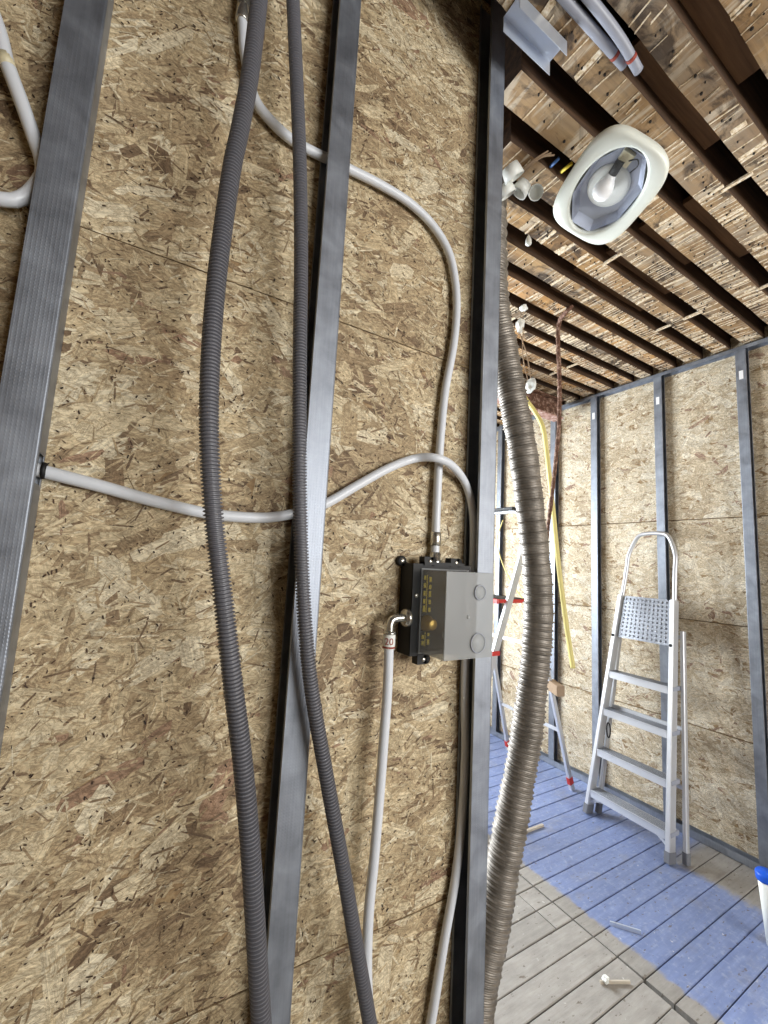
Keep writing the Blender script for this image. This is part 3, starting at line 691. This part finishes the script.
# insides seen through the cover
MB().lathe((0.566, yf+.014, 1.372), (0, -1, 0), [(0, .017), (.012, .017), (.014, .012), (.030, .012), (.032, .009)], 24).build('valve', M_brass, box)
m = MB()
for xx in (0.5585, 0.5735):
    z = 1.325
    while z < 1.474:
        h = R.uniform(.006, .014)
        if not (1.350 < z+h and z < 1.394): m.box((xx, yf+.0105, z), (xx+.0055, yf+.0125, z+h))
        z += h+R.uniform(.003, .008)
m.box((0.5665, yf+.0105, 1.322), (0.5680, yf+.0125, 1.352)); m.box((0.5665, yf+.0105, 1.394), (0.5680, yf+.0125, 1.476))
tag(m.build('yellow_marking', M_yellow, box), kind='stuff')
MB().lathe((P1[-1][0], P1[-1][1], 1.498), (0, 0, 1), [(0, .015), (.012, .015), (.014, .0125), (.03, .0125)], 24).build('inlet', M_nickel, box)

# ------------------------------------------------------------------ silver flexible duct
DY = 1.06
dpts = [(489, 20), (492, 90), (493, 160), (492, 230), (494, 300), (504, 350), (513, 400), (522.5, 450), (531.5, 520), (536, 560), (538.5, 605), (535.5, 660), (525.5, 740), (515, 800), (504, 860), (491, 930), (481, 980), (473, 1030)]
W_ = [on_y(x, y, DY) for x, y in dpts]; e_, d_ = W_[-1], nrm(W_[-1]-W_[-2])
PP = spline([V(W_[0][0], DY, 3.15)]+W_+[V(e_[0]+d_[0]*.05, DY, .02)], 0.0015)
rad = []; ph = 0.0; n = len(PP)
for i in range(n):
    z = PP[i][2]; pitch = 0.040 if z > 1.55 else max(0.017, 0.017+(z-1.0)/0.55*0.023)
    ph += 0.0015/pitch; f = ph % 1.0
    jit = 0.0012*math.sin(ph*1.7)+0.0012*math.sin(ph*0.37)
    d_ = min(f, 1-f)*pitch                     # metres from the crest of the crimp
    ridge = 0.0045*max(0.0, 1-(d_/.0042)**2) + 0.0009*math.cos(f*2*math.pi*(4 if pitch > .03 else 2))
    rad.append(0.0500+ridge+jit)
sub = slice(0, n, 1)
duct = MB().tube(PP[sub], np.array(rad)[sub], 28).build('flexible_duct', M_duct, None, PP[-1])
tag(duct, 'silver ribbed flexible air duct hanging beside the end stud', 'duct')

# ------------------------------------------------------------------ folded aluminium ladder
lad = tag(empty('stepladder', (2.62, 1.5, 0)), 'folded aluminium stepladder with looped handle and studded platform leaning on the wall', 'ladder')
FL, FR = V(2.629, 1.747, 0), V(2.603, 1.261, 0); TL, TR = V(2.900, 1.607, 1.70), V(2.900, 1.330, 1.70)
sideL = nrm(FL-FR); nz = nrm(np.cross(TL-FL, FR-FL)); 
if nz[0] > 0: nz = -nz        # ladder front normal faces the room
Lp = lambda t: FL+(TL-FL)*t
Rp = lambda t: FR+(TR-FR)*t
SW, SD = 0.026, 0.058
for fn in (Lp, Rp):
    MB().bar(fn(0.028), fn(0.80), SD, SW, nz, .004).build('stile', M_alu_white, lad)
    MB().bar(fn(0.0)+V(0, 0, .006), fn(0.034), SD+.006, SW+.006, nz, .004).build('foot', M_footgrey, lad)
# looped hand rail above the platform
arc = [Lp(.70), Lp(.80), Lp(.90), Lp(.955)+V(0, 0, .0)]
top = spline([Lp(.66), Lp(.78), Lp(.90), Lp(.965), Lp(1.03)*.86+Rp(1.03)*.14, Lp(1.045)*.68+Rp(1.045)*.32, Lp(1.045)*.32+Rp(1.045)*.68, Lp(1.03)*.14+Rp(1.03)*.86, Rp(.965), Rp(.90), Rp(.78), Rp(.66)], .012)
MB().tube(top-nz*0.004, .0125, 14).build('hand_rail', M_alu_white, lad)
upv = nrm((TL+TR)/2-(FL+FR)/2)
for t in (0.086, 0.230, 0.375, 0.512):
    a, b = Lp(t), Rp(t); ax = nrm(b-a); back = -nz; hgt = np.cross(ax, back); hgt = hgt if hgt[2] > 0 else -hgt
    dep = .085; c = (a+b)/2+back*(dep/2-.028)
    back = nrm(back*V(1, 1, 0)); hgt = V(0, 0, 1)        # treads lie level
    hl = np.linalg.norm(b-a)/2-SW/2-.0005
    st = MB().obox(c, (ax, back, hgt), (hl, dep/2, .004)).obox(c-back*(dep/2-.002)-hgt*.018, (ax, back, hgt), (hl, .002, .018)).obox(c+back*(dep/2-.002)-hgt*.014, (ax, back, hgt), (hl, .002, .014)).build('step', M_alu_white, lad)
    g = MB()
    for q in range(7): g.obox(c+back*(-dep/2+.010+q*.0108)+hgt*.0045, (ax, back, hgt), (hl-.004, .0026, .0014))
    g.build('tread_rib', M_alu, st)
    for e in (a, b): MB().obox(e+back*(-.0)+(c-(a+b)/2)+hgt*-.004, (ax, back, hgt), (SW/2+.003, dep/2-.004, .011)).build('end_cap', M_conduit_pale, st)
# platform folded flat between the rails
pa, pb, pc, pd = Lp(.642)+nz*.004, Rp(.642)+nz*.004, Rp(.80)+nz*.004, Lp(.80)+nz*.004
ax = nrm(pb-pa); upp = nrm((pc+pd)/2-(pa+pb)/2); nn = nz
inset = SW/2+.006
poly3 = [pa+ax*inset, pb-ax*inset, pc-ax*inset-upp*.012, pc-ax*(inset+.014), pd+ax*(inset+.014), pd+ax*inset-upp*.012]
m = MB(); vs = [p+nn*.006 for p in poly3]+[p-nn*.006 for p in poly3]
m.add(vs, [tuple(range(6)), tuple(range(11, 5, -1))]+[(i, i+6, (i+1) % 6+6, (i+1) % 6) for i in range(6)])
plat = m.build('platform', M_alu, lad)
dm = MB()
for r_ in range(10):
    f = (r_+.8)/10.6; l0 = pa+ax*inset+(pd-pa)*f; r0 = pb-ax*inset+(pc-pb)*f
    for q in range(11):
        p = l0+(r0-l0)*((q+.8)/11.6)
        dm.lathe(p+nn*.006, nn, [(0, .0075), (.003, .006), (.0045, .003)], 8)
tag(dm.build('tread_stud', M_alu, plat), kind='stuff')
# rear frame folded behind
RL, RR = V(2.692, 1.716, 0), V(2.672, 1.214, 0); QL, QR = Lp(.70)-nz*.055+V(0, .012, 0), Rp(.70)-nz*.055+V(0, -.022, 0)
for a, b in ((RL, QL), (RR, QR)):
    MB().bar(a+(b-a)*.03, b, .030, .022, nz, .004).build('rear_leg', M_alu_white, lad)
    MB().bar(a+V(0, 0, .005), a+(b-a)*.05, .036, .028, nz, .004).build('foot', M_footgrey, lad)
for f in (0.30, 0.55, .97):
    MB().bar(RL+(QL-RL)*f, RR+(QR-RR)*f, .022, .010, V(0, 0, 1), .002).build('rear_brace', M_alu_white, lad)
for (tA, tB, s_) in ((.028, .070, 0), (.028, .070, 1)):
    e = Rp(.040) if s_ else Lp(.040); o_ = Rp(.080) if s_ else Lp(.080); inw = (Lp(.08)-Rp(.08)) if s_ else (Rp(.08)-Lp(.08))
    MB().bar(e, o_+inw*.26, .016, .004, V(0, 0, 1)).build('corner_brace', M_alu_white, lad)
# hinge pins and the strap loop between the frames
for fn in (Lp, Rp):
    MB().lathe(fn(.645)+nz*.028, nz, [(0, .009), (.005, .009), (.007, .006)], 12).build('hinge_pin', M_black, lad)
lc = Lp(.30)-nz*.03+V(0, -.03, 0)
loop = [lc+V(0, .012*math.cos(a_), .045*math.sin(a_)) for a_ in np.linspace(math.pi*.6, 2.5*math.pi, 24)]
MB().tube(loop, .004, 8).build('strap', M_black, lad)

# ------------------------------------------------------------------ open stepladder with red fittings, half hidden by the duct
l2 = tag(empty('stepladder', (2.35, 2.25, 0)), 'white stepladder with red corner fittings standing open behind the silver duct', 'ladder')
A1, A2 = V(2.30, 2.00, 1.62), V(2.30, 2.46, 1.62)
R1, R2 = V(2.787, 1.968, 0), V(2.85, 2.60, 0)
F1, F2 = V(1.72, 2.03, 0), V(1.72, 2.56, 0)
for a, b, nm in ((F1, A1, 'stile'), (F2, A2, 'stile'), (R1, A1, 'rear_leg'), (R2, A2, 'rear_leg')):
    MB().bar(a+(b-a)*.035, b, .050 if nm == 'stile' else .032, .024, V(1, 0, 0), .003).build(nm, M_alu_white, l2)
    MB().bar(a+V(0, 0, .006), a+(b-a)*.045, .054 if nm == 'stile' else .036, .028, V(1, 0, 0), .003).build('foot', M_alu_white, l2)
    MB().bar(a+(b-a)*.028, a+(b-a)*.055, .056 if nm == 'stile' else .038, .030, V(1, 0, 0), .003).build('red_band', M_red, l2)
for f in (0.14, 0.29, 0.44, 0.59):
    a, b = F1+(A1-F1)*f, F2+(A2-F2)*f; ax = nrm(b-a)
    st = MB().obox((a+b)/2, (ax, V(1, 0, 0), V(0, 0, 1)), (np.linalg.norm(b-a)/2-.013, .04, .012), .003).build('step', M_alu_white, l2)
    for e in (a, b): MB().obox(e, (ax, V(1, 0, 0), V(0, 0, 1)), (.0155, .034, .014), .003).build('end_cap', M_red, st)
pf = V(2.22, 2.23, 1.285)
pl = MB().obox(pf, (V(0, 1, 0), V(1, 0, 0), V(0, 0, 1)), (.205, .13, .014), .004).build('platform', M_black, l2)
MB().obox(pf+V(-.13, 0, -.004), (V(0, 1, 0), V(1, 0, 0), V(0, 0, 1)), (.212, .008, .015), .003).build('edge_trim', M_red, pl)
MB().obox(pf+V(0, -.214, -.002), (V(1, 0, 0), V(0, 1, 0), V(0, 0, 1)), (.135, .006, .012), .003).build('edge_trim', M_red, pl)
hr = spline([A1+V(0, 0, -.1), A1+V(.01, 0, .14), V(2.33, 2.03, 1.86), V(2.335, 2.10, 1.905), V(2.335, 2.23, 1.91), V(2.335, 2.36, 1.905), V(2.33, 2.43, 1.86), A2+V(.01, 0, .14), A2+V(0, 0, -.1)], .012)
MB().tube(hr, .013, 14).build('hand_rail', M_alu_white, l2)
MB().obox(V(2.335, 2.27, 1.93), (V(0, 1, 0), V(1, 0, 0), V(0, 0, 1)), (.16, .03, .012), .004).build('tool_tray', M_black, l2)
for f in (.25, .6): MB().bar(R1+(A1-R1)*f, R2+(A2-R2)*f, .022, .012, V(0, 0, 1)).build('rear_brace', M_alu_white, l2)

# ------------------------------------------------------------------ hanging things between duct and far wall
hp = [on_z(510, 352, ZC), on_x(514, 372, 2.1), on_x(524, 396, 2.2), on_x(535, 412, 2.27), on_x(543, 428, 2.30), on_x(547, 455, 2.34), on_x(552, 500, 2.38), on_x(558, 560, 2.42), on_x(565, 615, 2.45), on_x(573, 668, 2.48)]
curl = [on_x(520, 445, 2.28), on_x(531, 437, 2.28), on_x(539, 440, 2.29), on_x(545, 458, 2.32)]
hs = MB().tube(spline(hp, .012), .0155, 12).build('hanging_hose', M_hose, None, hp[0])
tag(hs, 'long yellow plastic tube hanging from the ceiling beside the silver duct', 'tube')
cb = MB().tube(spline([on_x(503, 520, 2.62), on_x(497, 540, 2.62), on_x(502, 562, 2.62), on_x(512, 583, 2.62), on_x(524, 600, 2.62), on_x(538, 612, 2.62)], .012), .0045, 8).build('loose_cable', M_hose)
tag(cb, 'thin yellow cable sagging between the end stud and the silver duct', 'cable')
top_ = on_z(572, 306, ZC-.002)
rp = spline([V(*top_), on_z(566, 312, ZC-.03), on_x(559.5, 322, 1.92), on_x(558, 340, 1.93), on_x(559.5, 380, 1.98), on_x(559, 423, 2.02), on_x(556, 458, 2.06), on_x(552, 495, 2.10), on_x(546, 545, 2.15), on_x(541, 600, 2.2)], .01)
rn = np.random.default_rng(3)
o = MB().tube(rp, .0115+.0018*rn.uniform(-1, 1, len(rp)), 10).build('rusty_pipe', M_rust, None, rp[0]); tag(o, 'thin rusty pipe bent at the ceiling and dropping behind the silver duct', 'pipe')
# rusty beam under the joists by the far wall
bm_ = tag(empty('steel_beam', (2.3, 2.19, 2.72)), 'rusty steel beam under the joists at the far end of the ceiling', 'beam')
MB().box((1.55, 2.165, 2.742), (2.90, 2.177, 2.893)).build('web', M_rust, bm_)
MB().box((1.55, 2.125, 2.730), (2.90, 2.217, 2.742)).build('lower_flange', M_rust_pale, bm_)
MB().box((1.55, 2.125, 2.883), (2.90, 2.217, 2.895)).build('upper_flange', M_rust, bm_)
bkp = R1+(A1-R1)*.44
MB().obox(bkp+V(-.01, -.045, 0), (nrm((.3, .9, .1)), nrm((.9, -.3, 0)), V(0, 0, 1)), (.06, .03, .034), .004).build('wood_block', M_wood, l2)
# pull wires with white connectors
w = tag(empty('hanging_wires', on_z(525, 305, ZC)), 'thin bare wires with white connector blocks hanging from the joists', 'wires')
a0 = on_z(524, 306, ZC-.005); a1 = on_x(520, 326, a0[0]+.02); a2 = on_x(531, 386, a0[0]+.06)
for dx in (-.006, .010):
    MB().tube(spline([a0, (a0+a1)/2+V(0, dx, 0), a1+V(0, -dx*2, 0), (a1+a2)/2+V(0, dx*1.6, 0), a2+V(0, dx, 0)], .01), .0028, 8).build('wire', M_wood, w)
MB().tube(spline([a1, a1+V(0, .02, -.06), on_x(511, 346, a0[0]+.02)], .01), .0025, 8).build('wire', M_wood, w)
def crumple(c, r, seed, n=4, sx=(1, 1, 1)):
    bm = bmesh.new(); bmesh.ops.create_icosphere(bm, subdivisions=2, radius=1.0); q = random.Random(seed); out = MB()
    bm.verts.ensure_lookup_table()
    vs = []
    for v in bm.verts:
        k = r*(1+q.uniform(-.28, .28)); vs.append((c[0]+v.co.x*k*sx[0], c[1]+v.co.y*k*sx[1], c[2]+v.co.z*k*sx[2]))
    out.add(vs, [[v.index for v in f.verts] for f in bm.faces]); bm.free(); return out
crumple(a0+V(0, 0, -.012), .022, 3, sx=(1, 1, .7)).build('connector', M_white, w)
crumple(a1, .026, 4, sx=(.8, 1, 1.5)).build('connector', M_white, w)
crumple(a2, .032, 5, sx=(.5, 1, 1.15)).build('connector', M_white, w)

# ------------------------------------------------------------------ oval lamp hanging under the joists
tl_ = math.radians(24); ln = V(math.sin(tl_), 0, math.cos(tl_)); e1 = V(-math.cos(tl_), 0, math.sin(tl_)); e2 = V(0, -1, 0)
SC = 0.93
lc0 = CAM+(V(1.292, 0.772, 2.84)-CAM)*SC+(e1*-0.014+e2*-0.017)*SC
aa = math.radians(70); A_ = math.cos(aa)*e1+math.sin(aa)*e2; B_ = -math.sin(aa)*e1+math.cos(aa)*e2; Dn = -ln
lamp = tag(empty('ceiling_lamp', lc0), 'white oval bulkhead lamp with clear lens hanging tilted under the joists', 'lamp')
def oval(a, b, n, seg=56):
    out = []
    for i in range(seg):
        t = 2*math.pi*i/seg; c, s_ = math.cos(t), math.sin(t)
        out.append((a*math.copysign(abs(c)**(2/n), c), b*math.copysign(abs(s_)**(2/n), s_)))
    return out
def loft(rings):
    m = MB(); vs = []; n = len(rings[0][0])
    for r_, h in rings: vs += [lc0+A_*p+B_*q+Dn*h for p, q in r_]
    m.add(vs, [(k*n+i, k*n+(i+1) % n, (k+1)*n+(i+1) % n, (k+1)*n+i) for k in range(len(rings)-1) for i in range(n)], True); return m
S = SC
rimm = loft([(oval(.165*S, .138*S, 3.5), -.045), (oval(.173*S, .146*S, 3.5), -.02), (oval(.173*S, .146*S, 3.5), -.004), (oval(.166*S, .139*S, 3.3), .004), (oval(.153*S, .112*S, 2.2), .006), (oval(.148*S, .106*S, 2.0), .002), (oval(.146*S, .104*S, 2.0), -.018)])
rimm.build('housing_rim', M_cream, lamp)
oct_ = [(.136*S*math.cos(t), .094*S*math.sin(t)) for t in np.arange(8)*math.pi/4+math.pi/8]
n8 = 8; m = MB(); outer = [(p*1.10, q*1.12) for p, q in oct_]
vs = [lc0+A_*p+B_*q+Dn*-.008 for p, q in outer]+[lc0+A_*p+B_*q+Dn*-.042 for p, q in [(p*.93, q*.93) for p, q in oct_]]
m.add(vs, [(i, (i+1) % 8, (i+1) % 8+8, i+8) for i in range(8)]+[tuple(range(8, 16))]); m.build('reflector', M_refl, lamp)
back = loft([(oval(.165*S, .138*S, 3.5), -.044), (oval(.12*S, .10*S, 2.6), -.052), (oval(.02*S, .02*S, 2), -.053)]); back.build('back_shell', M_cream, lamp)
lens = loft([(oval(.147*S, .105*S, 2.0), .001), (oval(.12*S, .085*S, 2.0), .006), (oval(.06*S, .042*S, 2.0), .009), (oval(.004, .003, 2.0), .0095)]); lens.build('lens', M_lens, lamp)
def lp(p, q, h): return lc0+A_*p*S+B_*q*S+Dn*h
MB().lathe(lp(.00, .0, -.041), Dn, [(0, .066), (.004, .064), (.006, .052)], 28).build('mounting_disc', M_white, lamp)
sock0, sock1, bulb1 = lp(.090, -.022, -.022), lp(.046, -.018, -.020), lp(-.030, -.010, -.006)
MB().cyl(sock0, sock1, .0135, .0135, 16).build('socket', M_black, lamp)
MB().obox(lp(.098, -.012, -.03), (A_, B_, Dn), (.018, .020, .010), .003).build('terminal_block', M_pipe_old, lamp)
MB().lathe(sock1, bulb1-sock1, [(0, .014), (.010, .016), (.022, .024), (.038, .031), (.054, .031), (.066, .025), (.074, .013), (.077, .002)], 24).build('bulb', M_bulb, lamp)
MB().tube(spline([lp(.10, .0, -.02), lp(.116, .02, -.018), lp(.10, .035, -.022), lp(.07, .03, -.03)], .006), .002, 8).build('wire', M_black, lamp)
MB().tube(spline([lp(.03, .0, -.052), lp(.03, .0, -.075), lp(.04, .01, -.105)], .008), .004, 8).build('suspension_cable', M_white, lamp)
# plastic junction shreds, cable stubs and drip-like tag under the joists
jb = tag(empty('junction_remains', on_z(515, 185, ZC)), 'torn white plastic junction boxes hanging under the joists left of the lamp', 'junction box')
for k, (x, y, r_) in enumerate(((512, 172, .040), (522, 188, .036), (535, 192, .030), (506, 190, .036))):
    c = on_z(x, y, ZC-.045-.006*k)
    dv = nrm((math.cos(k*2.1)*.7, math.sin(k*2.1)*.7, -.8)); h_ = r_*1.1
    MB().lathe(c, dv, [(-h_*.5, r_*.45), (-h_*.45, r_*.7), (0, r_*.8), (h_*.5, r_*.86), (h_*.48, r_*.74), (-h_*.2, r_*.66), (-h_*.25, r_*.1)], 12).build('shell', M_white, jb)
for k in range(3):
    MB().tube(spline([on_z(520+k*2, 172, ZC-.03), on_z(534+k*3, 160-k, ZC-.03), on_z(548+k*3, 151+k*2, ZC-.002)], .01), .003, 8).build('wire', M_wood, jb)
for (x0_, y0_, x1_, y1_, mt, lb) in ((550, 167, 559, 158, M_bluecable, 'blue cable stub sticking from the joist gap beside the oval lamp'), (561, 172, 572, 163, M_yellow, 'yellow cable stub sticking from the joist gap beside the oval lamp')):
    o = MB().cyl(on_z(x0_, y0_, ZC+.012), on_z(x1_, y1_, ZC+.012), .0055).build('cable_stub', mt); tag(o, lb, 'cable')
dr = on_z(528.5, 240, ZC-.02); dm_ = MB().lathe(dr, (0, 0, 1), [(-.026, .004), (-.018, .013), (0, .012), (.02, .004), (.026, .001)], 10).build('plastic_drop', M_white); tag(dm_, 'small white plastic scrap hanging from a joist below the junction boxes', 'scrap')
# galvanised channel and two pale conduits at the top of the ceiling
ch = MB(); c0, c1 = 0.613, 0.668
z0 = 2.85; ch.box((0.668, c0, z0+.042), (0.846, c1, z0+.0435)); ch.box((0.668, c0, z0), (0.846, c0+.0015, z0+.042)); ch.box((0.668, c1-.0015, z0), (0.846, c1, z0+.042))
tag(ch.build('metal_channel', M_zinc, None, (0.77, .64, 2.85)), 'short galvanised channel under the joists at the top of the end stud', 'channel')
for k, (pts, lb) in enumerate(((((0.45, .567, 2.905), (0.80, .567, 2.905), (0.95, .567, 2.905), (1.030, .566, 2.902)), 'pale grey cable conduit in the joist gap, the one nearer the end stud'),
                               (((0.45, .533, 2.905), (0.80, .534, 2.904), (0.95, .535, 2.895), (1.062, .545, 2.885)), 'pale grey cable conduit in the joist gap, the one nearer the picture edge'))):
    rt_ = empty('cable_conduit', pts[0]); P_ = spline([V(*p) for p in pts], .01)
    MB().tube(P_, .0125, 14).build('tube', M_conduit_pale, rt_); MB().tube([P_[-6], P_[-5]], .0134, 14).build('clip', M_redprint, rt_)
    tag(rt_, lb, 'conduit', 'pale conduits in the joist gap')

# ------------------------------------------------------------------ small things on the floor
a, b = on_z(610, 923, .006), on_z(641, 932.5, .006)
tag(MB().bar(a, b, .016, .007, V(0, 0, 1)).build('metal_strip', M_zinc, None, (a+b)/2-V(0, 0, .006)), 'thin pale strip lying on the blue floorboards', 'strip')
c = on_z(606, 978, .018); sc_ = tag(empty('debris_scrap', c*V(1, 1, 0)), 'white lump with a wood splinter on the grey floorboards', 'scrap')
crumple(c-V(0, 0, .005), .012, 31).build('lump', M_white, sc_)
MB().bar(on_z(600, 982, .004), on_z(630, 982, .006), .010, .006, V(0, 0, 1)).build('splinter', M_splinter, sc_)
a, b = on_z(516, 835, .008), on_z(543, 825, .008)
tag(MB().bar(a, b, .012, .014, V(0, 0, 1)).build('wood_strip', M_splinter, None, (a+b)/2-V(0, 0, .008)), 'thin wooden strip lying on the floor right of the silver duct', 'strip')
bc = tag(empty('blue_capped_tube', (2.44, .80, 0)), 'white plastic tube with a blue cap standing at the right picture edge', 'tube')
t0, t1 = V(2.455, .800, 0.0), V(2.410, .800, .275)
MB().tube([t0, t1], [.020, .026], 20).build('tube', M_white, bc)
MB().lathe(t1-V(-.001, 0, .006), t1-t0, [(0, .031), (.006, .032), (.026, .032), (.032, .028)], 24).build('cap', M_blue, bc)
